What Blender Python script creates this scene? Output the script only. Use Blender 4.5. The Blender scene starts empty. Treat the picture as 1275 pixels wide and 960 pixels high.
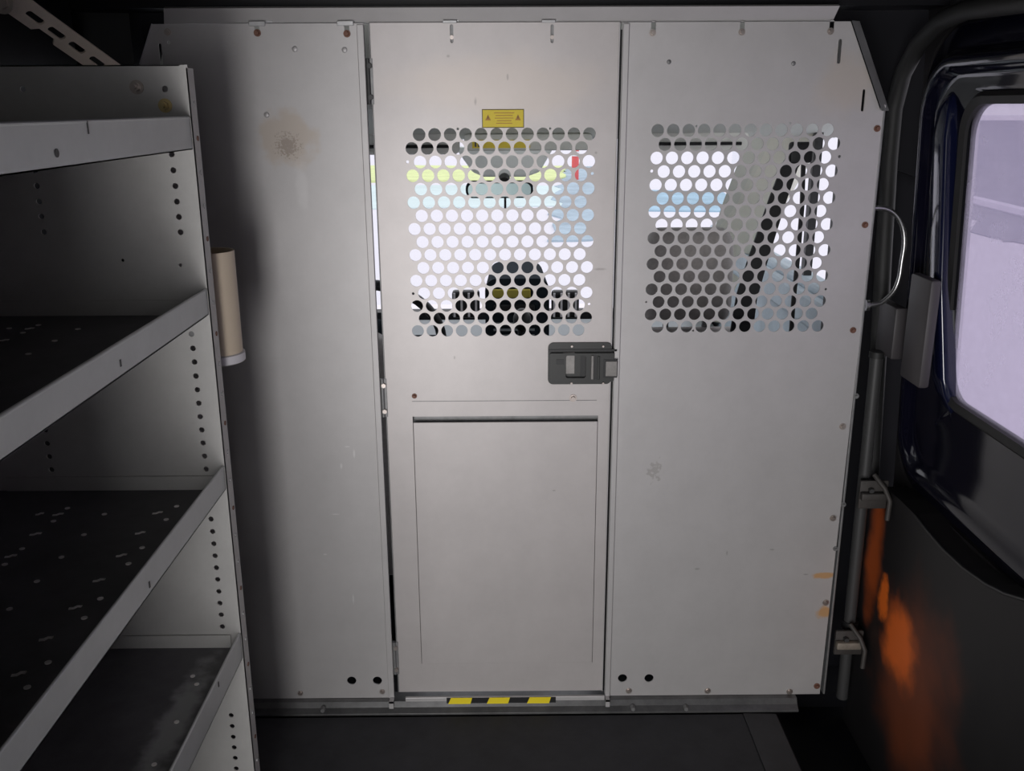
import bpy, bmesh, math, random
from mathutils import Vector, Matrix
random.seed(7)
S = bpy.context.scene
COL = S.collection
PI = math.pi

# ------------------------------------------------------------------ camera
FPX, CX, CY = 1172.5, 637.5, 480.0
CAM = Vector((0.0, -1.70, 1.205))
_y = Vector(((628 - CX) / FPX, (CY - 132) / FPX, 1)).normalized()      # world +Y seen by the camera (right, up, forward)
_dn = Vector(((655 - CX) / FPX, (CY - 4430) / FPX, 1))
_z = -(_dn - _y * _dn.dot(_y)).normalized()
_x = _y.cross(_z)
if _x.x < 0: _x = -_x
def ray(px, py):
    c = Vector(((px - CX) / FPX, (CY - py) / FPX, 1))
    return Vector((c.dot(_x), c.dot(_y), c.dot(_z)))
def PY(px, py, Y=0.0):
    r = ray(px, py); return CAM + r * ((Y - CAM.y) / r.y)
def PX(px, py, X):
    r = ray(px, py); return CAM + r * ((X - CAM.x) / r.x)
def PZ(px, py, Z=0.0):
    r = ray(px, py); return CAM + r * ((Z - CAM.z) / r.z)
cd = bpy.data.cameras.new('camera'); cam = bpy.data.objects.new('camera', cd); COL.objects.link(cam)
right = Vector((_x.x, _y.x, _z.x)); up = Vector((_x.y, _y.y, _z.y)); fwd = Vector((_x.z, _y.z, _z.z))
M = Matrix((( right.x, up.x, -fwd.x), (right.y, up.y, -fwd.y), (right.z, up.z, -fwd.z))).to_4x4()
M.translation = CAM
cam.matrix_world = M
cd.sensor_width = 36; cd.lens = FPX / 1275 * 36; cd.clip_start = 0.02; cd.clip_end = 400
S.camera = cam

# ------------------------------------------------------------------ materials
def mat(name, col, rough=0.5, metal=0.0, spec=0.5, noise=None, bump=None, coat=0.0):
    m = bpy.data.materials.new(name); m.use_nodes = True
    nt = m.node_tree; b = nt.nodes['Principled BSDF']
    b.inputs['Base Color'].default_value = (*col, 1); b.inputs['Roughness'].default_value = rough
    b.inputs['Metallic'].default_value = metal; b.inputs['Specular IOR Level'].default_value = spec
    b.inputs['Coat Weight'].default_value = coat; b.inputs['Coat Roughness'].default_value = 0.08
    tc = nt.nodes.new('ShaderNodeTexCoord'); m['tc'] = tc.name
    if noise:
        sc, amt = noise[0], noise[1]
        n = nt.nodes.new('ShaderNodeTexNoise'); n.inputs['Scale'].default_value = sc; n.inputs['Detail'].default_value = 12; n.inputs['Roughness'].default_value = .72
        nt.links.new(tc.outputs['Object'], n.inputs['Vector'])
        r = nt.nodes.new('ShaderNodeMapRange'); r.inputs['From Min'].default_value = .3; r.inputs['From Max'].default_value = .7
        r.inputs['To Min'].default_value = 1 - amt; r.inputs['To Max'].default_value = 1 + amt
        nt.links.new(n.outputs['Fac'], r.inputs['Value'])
        mx = nt.nodes.new('ShaderNodeVectorMath'); mx.operation = 'SCALE'; mx.inputs[0].default_value = col
        nt.links.new(r.outputs['Result'], mx.inputs['Scale']); nt.links.new(mx.outputs[0], b.inputs['Base Color'])
    if bump:
        n = nt.nodes.new('ShaderNodeTexNoise'); n.inputs['Scale'].default_value = bump[0]; n.inputs['Detail'].default_value = 3
        nt.links.new(tc.outputs['Object'], n.inputs['Vector'])
        bp = nt.nodes.new('ShaderNodeBump'); bp.inputs['Strength'].default_value = bump[1]; bp.inputs['Distance'].default_value = .002
        nt.links.new(n.outputs['Fac'], bp.inputs['Height']); nt.links.new(bp.outputs['Normal'], b.inputs['Normal'])
    return m
def overlay(m, col, centre, radii, nscale, lo, hi, strength=1.0, ring=None):
    """A stain with its own shape: ellipsoid distance in world (object = world axes) broken up by noise."""
    nt = m.node_tree; b = nt.nodes['Principled BSDF']; N = nt.nodes.new; Lk = nt.links.new
    g = N('ShaderNodeNewGeometry')
    s = N('ShaderNodeVectorMath'); s.operation = 'SUBTRACT'; s.inputs[1].default_value = centre; Lk(g.outputs['Position'], s.inputs[0])
    d = N('ShaderNodeVectorMath'); d.operation = 'DIVIDE'; d.inputs[1].default_value = radii; Lk(s.outputs[0], d.inputs[0])
    l = N('ShaderNodeVectorMath'); l.operation = 'LENGTH'; Lk(d.outputs[0], l.inputs[0])
    n = N('ShaderNodeTexNoise'); n.inputs['Scale'].default_value = nscale; n.inputs['Detail'].default_value = 5; Lk(g.outputs['Position'], n.inputs['Vector'])
    a = N('ShaderNodeMath'); a.operation = 'MULTIPLY_ADD'; a.inputs[1].default_value = 1.3; Lk(n.outputs['Fac'], a.inputs[0]); Lk(l.outputs['Value'], a.inputs[2])
    r = N('ShaderNodeMapRange'); r.interpolation_type = 'SMOOTHSTEP'
    r.inputs['From Min'].default_value = lo; r.inputs['From Max'].default_value = hi
    r.inputs['To Min'].default_value = strength; r.inputs['To Max'].default_value = 0
    Lk(a.outputs[0], r.inputs['Value'])
    mx = N('ShaderNodeMix'); mx.data_type = 'RGBA'; mx.inputs[7].default_value = (*col, 1)
    inp = b.inputs['Base Color']
    if inp.is_linked: Lk(inp.links[0].from_socket, mx.inputs[6])
    else: mx.inputs[6].default_value = inp.default_value
    Lk(r.outputs['Result'], mx.inputs[0]); Lk(mx.outputs[2], inp)

GALV = (0.50, 0.485, 0.48)
galv = mat('galvanised_steel', GALV, .48, .35, noise=(9, .06), bump=(60, .05))
galv_left = mat('galvanised_steel_stained', GALV, .48, .35, noise=(9, .06), bump=(60, .05))
galv_right = mat('galvanised_steel_marked', GALV, .48, .35, noise=(9, .06), bump=(60, .05))
galv_door = mat('galvanised_steel_door', (0.52, .49, .48), .46, .35, noise=(7, .07), bump=(60, .05))
edge_steel = mat('bright_steel_edge', (.44, .44, .44), .4, .5, noise=(30, .12))
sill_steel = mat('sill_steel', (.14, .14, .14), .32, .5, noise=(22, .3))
dull_steel = mat('dull_steel', (.24, .24, .24), .5, .5, noise=(22, .25))
shelf_steel = mat('shelf_steel', (.58, .57, .55), .5, .25, noise=(12, .07), bump=(80, .05))
lip_steel = mat('shelf_lip_steel', (.64, .66, .645), .42, .3, noise=(14, .06))
shelf_liner = mat('dark_shelf_liner', (.115, .112, .118), .6, 0, noise=(6, .3))
screw_m = mat('screw_zinc', (.45, .40, .37), .35, .8)
rust_screw = mat('screw_rusty', (.20, .10, .07), .6, .4)
brass_m = mat('screw_brass', (.50, .40, .20), .4, .8)
black_m = mat('black_plastic', (.012, .012, .013), .45)
rubber = mat('rubber_mat', (.036, .036, .040), .75, noise=(14, .25), bump=(40, .2))
strip_m = mat('floor_edging', (.042, .042, .046), .6, noise=(20, .2))
latch_m = mat('latch_grey_black', (.032, .033, .031), .42, .1, noise=(40, .1))
latch_l = mat('latch_worn_metal', (.22, .21, .20), .4, .5, noise=(60, .2))
yellow = mat('yellow_vinyl', (.80, .62, .02), .5, noise=(30, .06))
ylw2 = mat('yellow_tape', (.85, .68, .02), .45)
ink = mat('label_ink', (.12, .10, .03), .6)
inkred = mat('label_ink_red', (.5, .25, .05), .6)
cream = mat('cream_plastic', (.74, .62, .47), .5, noise=(10, .03))
white_pl = mat('white_plastic', (.78, .76, .78), .4)
navy = mat('navy_paint', (.004, .004, .011), .12, 0, .35, coat=.25)
navy_d = mat('dark_body_paint', (.006, .006, .008), .45, 0, .25)
seal_m = mat('weatherstrip_rubber', (.016, .016, .016), .6)
doorcard = mat('dark_door_panel', (.013, .012, .013), .55, noise=(6, .25))
greypl = mat('grey_black_plastic', (.050, .045, .048), .5)
rodm = mat('dark_steel_rod', (.045, .045, .045), .5, 0)
chrome = mat('worn_chrome', (.35, .35, .35), .25, .9)
strut_m = mat('painted_strut', (.78, .70, .58), .5, .1, noise=(20, .1))
bracket_d = mat('dark_bracket', (.060, .054, .050), .6, .2, noise=(25, .3))
bracket_m = mat('dirty_bracket', (.26, .23, .19), .6, .3, noise=(25, .35))
seat_m = mat('grey_seat_fabric', (.50, .47, .46), .85, noise=(90, .15))
seat_s = mat('black_seat_side', (.03, .03, .032), .8)
headliner = mat('grey_headliner', (.70, .72, .67), .85)
visor_m = mat('visor_grey', (.78, .79, .74), .8)
dash_m = mat('dash_dark', (.020, .026, .032), .95, spec=.08)
dash_l = mat('dash_grey', (.26, .28, .29), .55)
mirror_m = mat('mirror_painted_reflection', (.40, .54, .55), .25, .2)  # teal-grey base colour paints in the reflection on the mirror glass
housing_m = mat('sensor_housing_grey', (.84, .88, .86), .6)
pillar_m = mat('cream_pillar_trim', (.88, .86, .74), .6)
belt_m = mat('black_belt', (.02, .021, .023), .6)
cabdoor_m = mat('cab_door_grey', (.48, .56, .62), .6, noise=(4, .2))
screen_m = mat('dash_gauge', (.45, .38, .06), .5)
for c, r_, s_ in ((PY(358, 172), (.055, .1, .052), .85),):
    overlay(galv_left, (.47, .41, .355), c, r_, 30, 1.3, 1.75, s_)
    overlay(galv_left, (.16, .12, .09), c + Vector((.0, 0, -.012)), (.055, .1, .050), 330, .86, 1.06, .45)
for px, py, rx, rz in ((1026, 762, .016, .016), (1026, 716, .026, .008)):
    overlay(galv_right, (.62, .33, .10), PY(px, py), (rx, .1, rz), 50, 1.2, 1.75, .8)
overlay(galv_right, (.56, .48, .40), PY(1052, 105), (.05, .1, .05), 25, 1.1, 2.0, .45)
overlay(galv_door, (.60, .53, .47), PY(625, 108), (.17, .1, .05), 12, 1.1, 2.1, .5)
overlay(galv_right, (.30, .28, .26), PY(815, 585), (.05, .1, .07), 130, .78, .92, .5)
for px, py, rx, rz in ((441, 565, .002, .010), (432, 556, .006, .0015), (425, 580, .0025, .007), (418, 640, .009, .0015), (376, 232, .012, .055), (440, 745, .002, .012), (405, 690, .004, .002)):
    overlay(galv_left, (.74, .73, .72), PY(px, py), (rx, .1, rz), 40, 1.0, 1.9, .55 if rz < .03 else .22)
for px, py, rx, rz in ((868, 708, .006, .003), (905, 688, .002, .006), (961, 684, .005, .002), (1003, 715, .006, .002)):
    overlay(galv_right, (.22, .21, .20), PY(px, py), (rx, .1, rz), 60, 1.0, 1.8, .5)
for px, py, rx, rz in ((558, 70, .004, .003), (632, 96, .002, .006), (592, 127, .003, .008), (742, 190, .003, .003), (566, 445, .002, .004), (690, 610, .004, .002), (748, 335, .012, .003)):
    overlay(galv_door, (.24, .22, .21), PY(px, py), (rx, .1, rz), 60, 1.0, 1.8, .5)
# ------------------------------------------------------------------ object helpers
def link(o, parent=None):
    COL.objects.link(o)
    if parent:
        o.parent = parent
    return o
def tag(o, label=None, cat=None, group=None, kind=None):
    if label: o['label'] = label
    if cat: o['category'] = cat
    if group: o['group'] = group
    if kind: o['kind'] = kind
    return o
def thing(name, label, cat, loc, group=None, kind='thing'):
    o = bpy.data.objects.new(name, None); o.location = loc; o.empty_display_size = .05
    link(o); tag(o, label, cat, group, kind); return o
def worldloc(o):
    v = Vector(o.location)
    while o.parent:
        o = o.parent; v += Vector(o.location)
    return v
class MB:
    def __init__(s): s.bm = bmesh.new()
    def box(s, a, b, bev=0.0):
        a, b = Vector(a), Vector(b); c = (a + b) / 2; d = b - a
        r = bmesh.ops.create_cube(s.bm, size=1, matrix=Matrix.Translation(c) @ Matrix.Diagonal((abs(d.x), abs(d.y), abs(d.z), 1)))
        if bev:
            es = list({e for v in r['verts'] for e in v.link_edges})
            bmesh.ops.bevel(s.bm, geom=es, offset=bev, segments=2, affect='EDGES', profile=.5)
        return s
    def cyl(s, p, q, r, r2=None, seg=20, cap=True):
        p, q = Vector(p), Vector(q); d = q - p
        m = Matrix.Translation((p + q) / 2) @ d.to_track_quat('Z', 'Y').to_matrix().to_4x4()
        bmesh.ops.create_cone(s.bm, cap_ends=cap, segments=seg, radius1=r, radius2=r if r2 is None else r2, depth=d.length, matrix=m)
        return s
    def loft(s, rings, cap=True, close=False):
        R = [[s.bm.verts.new(p) for p in ring] for ring in rings]
        n = len(R[0]); m = len(R)
        for i in range(m if close else m - 1):
            a, b = R[i], R[(i + 1) % m]
            for k in range(n):
                s.bm.faces.new((a[k], a[(k + 1) % n], b[(k + 1) % n], b[k]))
        if cap and not close:
            s.bm.faces.new(R[0][::-1]); s.bm.faces.new(R[-1])
        return s
    def tube(s, pts, r, seg=12, flat=None):
        pts = [Vector(p) for p in pts]; rings = []; prev = None
        for i, p in enumerate(pts):
            t = (pts[min(i + 1, len(pts) - 1)] - pts[max(i - 1, 0)]).normalized()
            if prev is None:
                ref = Vector((0, 0, 1)) if abs(t.z) < .9 else Vector((1, 0, 0))
                u = t.cross(ref).normalized()
            else:
                u = (prev - t * prev.dot(t)).normalized()
            prev = u; w = t.cross(u)
            rings.append([p + u * (r * math.cos(2 * PI * k / seg)) + w * ((flat or r) * math.sin(2 * PI * k / seg)) for k in range(seg)])
        return s.loft(rings)
    def prism(s, pts, vec):
        vec = Vector(vec); a = [Vector(p) for p in pts]
        return s.loft([a, [p + vec for p in a]])
    def ball(s, c, r, sx=1, sy=1, sz=1, u=16, v=10):
        bmesh.ops.create_uvsphere(s.bm, u_segments=u, v_segments=v, radius=r, matrix=Matrix.Translation(c) @ Matrix.Diagonal((sx, sy, sz, 1))); return s
    def build(s, name, m, parent=None, smooth=False, bevel=0, angle=40):
        bmesh.ops.recalc_face_normals(s.bm, faces=s.bm.faces[:])
        me = bpy.data.meshes.new(name); 
        if parent is not None:
            bmesh.ops.translate(s.bm, verts=s.bm.verts[:], vec=-worldloc(parent))
        if smooth:
            for f in s.bm.faces: f.smooth = True
        s.bm.to_mesh(me); s.bm.free()
        me.materials.append(m)
        if smooth: me.set_sharp_from_angle(angle=math.radians(angle))
        o = bpy.data.objects.new(name, me); link(o, parent)
        if bevel:
            bv = o.modifiers.new('b', 'BEVEL'); bv.width = bevel; bv.segments = 2; bv.limit_method = 'ANGLE'
        return o
def plate(name, outline, holes, t, origin, ax, ay, m, parent=None):
    """Sheet of thickness t with holes; outline/holes are 2D in (ax, ay) from origin, thickness centred."""
    cu = bpy.data.curves.new(name, 'CURVE'); cu.dimensions = '2D'; cu.fill_mode = 'BOTH'; cu.extrude = t / 2
    for loop in [outline] + holes:
        sp = cu.splines.new('POLY'); sp.points.add(len(loop) - 1); sp.use_cyclic_u = True
        for p, q in zip(sp.points, loop): p.co = (q[0], q[1], 0, 1)
    tmp = bpy.data.objects.new('tmp', cu); COL.objects.link(tmp)
    bpy.context.view_layer.update()
    dg = bpy.context.evaluated_depsgraph_get()
    me = bpy.data.meshes.new_from_object(tmp.evaluated_get(dg))
    bpy.data.objects.remove(tmp); bpy.data.curves.remove(cu)
    ax, ay = Vector(ax), Vector(ay); az = ax.cross(ay)
    off = worldloc(parent) if parent else Vector()
    me.transform(Matrix.Translation(Vector(origin) - off) @ Matrix((ax, ay, az)).transposed().to_4x4())
    bm = bmesh.new(); bm.from_mesh(me); bmesh.ops.remove_doubles(bm, verts=bm.verts[:], dist=1e-6); bmesh.ops.recalc_face_normals(bm, faces=bm.faces[:]); bm.to_mesh(me); bm.free()
    me.name = name
    me.materials.clear(); me.materials.append(m)
    for p in me.polygons: p.use_smooth = False; p.material_index = 0
    o = bpy.data.objects.new(name, me); link(o, parent); return o
def circ(x, y, r, n=20, ry=None):
    return [(x + r * math.cos(2 * PI * k / n), y + (ry or r) * math.sin(2 * PI * k / n)) for k in range(n)]
def slot(x, y, w, h, n=8, rot=0):
    """stadium slot, w x h, round ends on the longer axis"""
    r = min(w, h) / 2; L = max(w, h) / 2 - r; pts = []
    for s_, a0 in ((1, -PI / 2), (-1, PI / 2)):
        for k in range(n + 1):
            a = a0 + PI * k / n; pts.append((s_ * L + r * math.cos(a), r * math.sin(a)))
    if h > w: pts = [(-q, p) for p, q in pts]
    c, s = math.cos(rot), math.sin(rot)
    return [(x + p * c - q * s, y + p * s + q * c) for p, q in pts]
def rrect(x0, y0, x1, y1, r, n=6):
    rs = r if isinstance(r, (tuple, list)) else (r,) * 4      # bl, br, tr, tl
    out = []
    for (cx, cy, sx, sy, a0, rr) in ((x0, y0, 1, 1, PI, rs[0]), (x1, y0, -1, 1, 1.5 * PI, rs[1]), (x1, y1, -1, -1, 0, rs[2]), (x0, y1, 1, -1, .5 * PI, rs[3])):
        for k in range(n + 1):
            a = a0 + .5 * PI * k / n
            out.append((cx + sx * rr + rr * math.cos(a), cy + sy * rr + rr * math.sin(a)))
    return out
XZ = ((1, 0, 0), (0, 0, 1)); YZ = ((0, 1, 0), (0, 0, 1))
def xz(px, py, Y=0): p = PY(px, py, Y); return (p.x, p.z)

def screw(parent, px, py, Y, r=.006, m=screw_m, name='screw', dirn=-1, lab=None):
    p = PY(px, py, Y); b = MB()
    b.cyl(p + Vector((0, .001, 0)), p + Vector((0, dirn * .0015, 0)), r * 1.45, seg=18)
    b.cyl(p, p + Vector((0, dirn * .0055, 0)), r, r * .8, seg=6)
    o = b.build(name, m, parent)
    if lab: o['label'] = lab
    return o

# ------------------------------------------------------------------ BULKHEAD
T = .0025
pitch = .0270; rowp = pitch * math.sqrt(3) / 2; HR = .0110
def mesh_holes(x0, z0, first_shift):
    hs = []
    for r in range(16):
        sh = first_shift if r % 2 == 0 else pitch / 2 - first_shift
        for c in range(12):
            hs.append(circ(x0 + sh + c * pitch, z0 - r * rowp, HR, 22))
    return hs
zt = PY(464, 29).z; zb = PY(496, 868).z
XL = PY(464, 400).x - .001; XL = -.2365
XD0, XD1 = -.2285, .1968
XR0 = .2010
ZT = zt
ZB = zb

# --- left panel
lp = thing('bulkhead', 'plain grey steel bulkhead panel left of the door, with a rust-brown ring stain', 'panel', (-.44, 0, ZB))
a = PY(190, 29); b_ = PY(175, 80)
holes = [circ(*xz(438, 847), .0095, 18), circ(*xz(470, 847), .0095, 18), slot(*xz(200.5, 68), .005, .036), circ(*xz(210.5, 53), .003, 10)] + [slot(*xz(u, 37), .0085, .020) for u in (320.5, 432)]
plate('panel_sheet', [(-.660, ZB), (XL, ZB), (XL, ZT), (a.x, ZT), (b_.x, b_.z), (-.660, b_.z - .06)], holes, T, (0, 0, 0), *XZ, galv_left, lp)
MB().box((XL - .012, -.0055, ZB + .001), (XL, .0015, ZT - .002), .0012).box((XL - .009, -.0240, ZB - .011), (XL, -.0214, ZB + .004)).box((XL - .009, -.0240, ZB + .001), (XL, -.004, ZB + .004)).build('edge_flange', galv, lp)
MB().prism([(a.x - .002, -.001, ZT), (a.x + .002, -.012, ZT), (b_.x + .002, -.012, b_.z), (b_.x - .002, -.001, b_.z)], (-.004, .03, 0)).build('corner_flange', edge_steel, lp)
for px, py, mm in ((209, 40, screw_m), (320.5, 41, rust_screw), (432, 42, rust_screw)):
    screw(lp, px, py, -T / 2, .0042, mm)
for px, py in ((374, 863), (476, 861)): screw(lp, px, py, -T / 2, .004, screw_m)
for px, py in ((429, 62), (367, 61), (332, 143)):
    p = PY(px, py, -.001); MB().ball(p, .005, 1, .3, 1).build('dimple', galv, lp, True)
for px in (320, 430):
    p = PY(px, 26, 0); MB().box((p.x - .014, -.004, ZT - .004), (p.x + .014, .001, ZT + .004), .001).build('hook_tab', edge_steel, lp)

# --- right panel
rp = thing('bulkhead', 'grey perforated steel bulkhead panel right of the door, with a sloping top corner', 'panel', (.42, 0, ZB))
p1 = PY(818.9, 162.5); 
holes = mesh_holes(p1.x, p1.z, 0.0)
holes += [circ(*xz(775, 844), .0095, 18), circ(*xz(808, 844), .0095, 18), slot(*xz(1045, 64), .006, .040), slot(*xz(1074.5, 125), .005, .037)] + [slot(*xz(u, v), .008, .020) for u, v in ((813.5, 34), (924, 33.5), (1035.5, 32.5))]
holes += [circ(*xz(867, 157), .0022, 8), circ(*xz(811.5, 213), .0028, 8), circ(*xz(1045, 195), .0028, 8), circ(*xz(804.5, 376), .002, 8), circ(*xz(1028, 360), .0024, 8), circ(*xz(863, 411.5), .002, 8), circ(*xz(983.5, 153.5), .002, 8)]
c1 = PY(1059, 26); c2 = PY(1096, 138); c3 = PY(1103, 131); c4 = PY(1020, 867)
plate('perforated_sheet', [(XR0, ZB), (c4.x, ZB), (c3.x, c3.z), (c3.x - .008, c3.z + .002), (c2.x, c2.z), (c1.x, ZT), (XR0, ZT)], holes, T, (0, 0, 0), *XZ, galv_right, rp)
d = Vector((c2.x - c1.x, 0, c2.z - ZT))
MB().prism([(c1.x - .002, -.012, ZT), (c1.x + .016, .004, ZT), (c2.x + .016, .004, c2.z), (c2.x - .002, -.012, c2.z)], (.002, .003, .001)).build('corner_flange', edge_steel, rp)
MB().box((XR0 + .0005, -.007, ZB + .001), (XR0 + .011, .0015, ZT - .002), .0012).box((XR0 + .0005, -.0240, ZB - .011), (XR0 + .009, -.0214, ZB + .004)).box((XR0 + .0005, -.0240, ZB + .001), (XR0 + .009, -.004, ZB + .004)).build('edge_flange', galv, rp)
MB().box((c3.x - .004, -.002, ZB), (c3.x, .022, c3.z - .004), .0008).build('side_flange', dull_steel, rp)
for px, py in ((812.5, 41), (923.5, 40), (1034, 39)): screw(rp, px, py, -T / 2, .0040, screw_m)
for px, py in ((1092, 160), (1077, 280), (1062, 411)): screw(rp, px, py, -T / 2, .0040, rust_screw)
for px, py in ((1049, 531), (1037, 645), (1028, 750), (881, 860), (983, 861), (783, 860)): screw(rp, px, py, -T / 2, .0045, screw_m)
screw(rp, 1017, 854, -T / 2, .0045, rust_screw)
for px, py in ((1066, 493), (1050, 628), (1040, 683)): screw(rp, px, py, -T / 2, .0035, dull_steel)
for px, py in ((833, 77), (988, 79)):
    MB().ball(PY(px, py, -.001), .004, 1, .4, 1).build('dimple', dull_steel, rp, True)
MB().box((XR0 - .0008, .0195, ZB + .01), (XR0 + .012, .0225, ZT - .01)).box((XR0 + .009, .001, ZB + .01), (XR0 + .012, .020, ZT - .01)).build('gap_blocker', black_m, rp)  # black strip added behind the door gap to block light from the cab

# --- door
bd = thing('bulkhead_hatch', 'grey steel bulkhead door with perforated window, yellow label and black latch', 'door', ((XD0 + XD1) / 2, 0, PY(630, 860).z))
zdb = PY(630, 860).z; zdt = PY(630, 28).z
p1 = PY(521.9, 167.6)
holes = mesh_holes(p1.x - pitch / 2, p1.z, pitch / 2)
kx0, kz1 = xz(514, 524); kx1, _ = xz(744.5, 525); kz1 = PY(630, 525).z; kz0 = zdb + .0006
kz_t = PY(630, 517.8).z
kx0 = PY(514, 524).x; kx1 = PY(744.5, 524).x
holes += [circ(*xz(507.5, 201.5), .0028, 8), circ(*xz(737.5, 216), .0028, 8), circ(*xz(514.5, 365.5), .0026, 8), circ(*xz(733.5, 378.5), .0026, 8), circ(*xz(570, 160.5), .0022, 8), circ(*xz(685, 160), .0022, 8)]
holes += [slot(*xz(562.5, 42), .0055, .030), slot(*xz(687.5, 42), .0055, .030)]
kzb = PY(630, 825).z
holes += [[(kx0, kzb), (kx1, kzb), (kx1, kz_t), (kx0, kz_t)]]
plate('perforated_sheet', [(XD0, zdb), (XD1, zdb), (XD1, zdt), (XD0, zdt)], holes, T, (0, 0, 0), *XZ, galv_door, bd)
MB().box((kx0 + .0009, -.003, kzb + .0007), (kx1 - .0009, .002, kz1), .0008).build('kick_panel', galv_door, bd)
MB().box((XD0 + .012, .014, zdb + .01), (XD1 - .012, .020, PY(630, 490).z), .001).build('inner_skin', dull_steel, bd)
# faint pressed line above the kick panel
for (u, v, w, h) in ((512, 499.2, 233, 0), ):
    q0 = PY(513, 499.5); q1 = PY(743, 499.5)
    MB().box((q0.x, -.0021, q0.z - .0005), (q1.x, -.001, q0.z + .0005)).build('pressed_seam', dull_steel, bd)
for px in (562.5, 687.5):
    p = PY(px, 42, .004); MB().cyl(p + Vector((0, 0, -.006)), p + Vector((0, -.005, -.006)), .0035, seg=12).build('slot_bolt', screw_m, bd)
    MB().box((p.x - .006, .004, p.z - .018), (p.x + .006, .007, p.z + .018)).build('slot_backing', dull_steel, bd)
screw(bd, 516, 493, -T / 2, .0034, rust_screw); screw(bd, 713.5, 495.5, -T / 2, .0050, screw_m)
for px in (560, 683):
    p = PY(px, 26, 0); MB().box((p.x - .012, -.003, zdt - .001), (p.x + .012, .001, zdt + .004), .001).build('hook_tab', edge_steel, bd)
# right edge return of the door and its rolled left edge
MB().box((XD1 - .0022, -.0045, zdb), (XD1, .018, zdt), .0006).build('edge_return', galv, bd)
MB().box((XD0, -.0025, zdb), (XD0 + .0022, .018, zdt), .0006).build('edge_return', dull_steel, bd)
# hinges in the left gap
for (y0, y1) in ((82, 121), (479, 511), (805, 832)):
    z1 = PY(473, y0).z + .012; z0 = PY(473, y1).z - .012
    xg = (XL + XD0) / 2
    h = MB().cyl((xg, -.002, z0), (xg, -.002, z1), .0042, seg=14).build('hinge', dull_steel if y0 > 100 else rodm, bd, True)
    MB().box((xg, -.0035, z0), (XD0 + .004, -.0012, z1)).build('hinge_leaf', dull_steel, h)
    for yy in (y0, y1):
        zz = PY(473, yy).z
        MB().cyl((XD0 - .001, -.002, zz), (XD0 - .001, -.009, zz), .0052, .0045, seg=6).build('hinge_bolt', rodm if y0 < 100 else screw_m, h)
# warning label
la = PY(601, 137, -T / 2); lb = PY(651.5, 158, -T / 2)
wl = MB().box((la.x, -.0022, lb.z), (lb.x, -.0012, la.z)).build('warning_label', yellow, bd); wl['label'] = 'yellow warning label with two small triangles'
MB().box((la.x - .0014, -.0018, lb.z - .0014), (lb.x + .0014, -.0012, la.z + .0014)).build('label_border', ink, wl)
for k, w in enumerate((.5, .42, .46, .36, .4)):
    zc = la.z - .005 - k * .0043; cx = (la.x + lb.x) / 2 + .002; hw = (lb.x - la.x) * w / 2
    MB().box((cx - hw, -.0025, zc - .0006), (cx + hw, -.0021, zc + .0006)).build('print_line', inkred, wl)
for s_ in (.13, .87):
    cx = la.x + (lb.x - la.x) * s_; zc = (la.z + lb.z) / 2 + .002
    MB().prism([(cx - .005, -.0021, zc - .005), (cx + .005, -.0021, zc - .005), (cx, -.0021, zc + .005)], (0, -.0004, 0)).build('warning_triangle', inkred, wl)
    MB().box((cx - .0007, -.0028, zc - .0025), (cx + .0007, -.0024, zc + .002)).build('exclamation_mark', ink, wl)

# latch
l0 = PY(682, 478, -.002); l1 = PY(762, 426, -.002); lx2 = PY(769.5, 450, -.01).x
lat = thing('tmp', None, None, (0, 0, 0)); bpy.data.objects.remove(lat)
lt = plate('latch', rrect(l0.x, l0.z, l1.x, l1.z, .010), [], .004, (0, -.0035, 0), *XZ, latch_m, bd); lt['label'] = 'black slam latch'
def lpx(px, py, Y=-.006): return PY(px, py, Y)
def lbox(name, x0, y0, x1, y1, d0, d1, m, bev=.001):
    a0 = lpx(x0, y1); b0 = lpx(x1, y0)
    return MB().box((a0.x, -d1, a0.z), (b0.x, -d0, b0.z), bev).build(name, m, lt)
# raised face plate as a frame around the paddle recess
fa = lpx(684, 474.5); fb = lpx(768.5, 438.5); fb.x = XR0 - .0005
ra = lpx(704, 469.5); rb = lpx(729.5, 441.5)
plate('face_plate', rrect(fa.x, fa.z, fb.x, fb.z, .003), [rrect(ra.x, ra.z, rb.x, rb.z, (.004, .004, .004, .004))], .008, (0, -.0095, 0), *XZ, latch_m, lt)
o = plate('paddle', [(lpx(704.5, 0).x, lpx(0, 446).z), (lpx(706.5, 0).x, lpx(0, 443).z), (lpx(722, 0).x, lpx(0, 442.5).z), (lpx(722, 0).x, lpx(0, 469).z), (lpx(710, 0).x, lpx(0, 469).z), (lpx(706, 0).x, lpx(0, 465).z), (lpx(706, 0).x, lpx(0, 455).z)], [], .005, (0, -.0075, 0), *XZ, latch_l, lt)
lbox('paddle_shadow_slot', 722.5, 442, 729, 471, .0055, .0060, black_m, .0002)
lbox('ridge', 735, 441, 739, 471, .0135, .0165, latch_l)
lbox('ridge', 743, 442, 746.5, 471, .0135, .0160, latch_m)
lbox('groove', 739.5, 441, 743, 471, .0130, .0137, black_m, .0001)
lbox('bolt_housing', 750.5, 446, 768.5, 469, .0130, .0140, black_m, .0003)
lbox('bolt', 753, 448, 768, 467, .0138, .0165, latch_l, .001)
lbox('keyhole', 692.5, 446, 702, 452.5, .0130, .0138, black_m, .0003)
lbox('top_shadow_strip', 683, 434.5, 768.5, 438, .0055, .0070, black_m, .0003)  # black strip paints the shadow band above the face plate
for px, py in ((712, 431), (751, 431), (711.5, 477), (751, 477)):
    p = lpx(px, py); MB().cyl(p + Vector((0, .002, 0)), p + Vector((0, -.003, 0)), .0028, .002, seg=10).build('latch_rivet', screw_m, lt)

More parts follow.
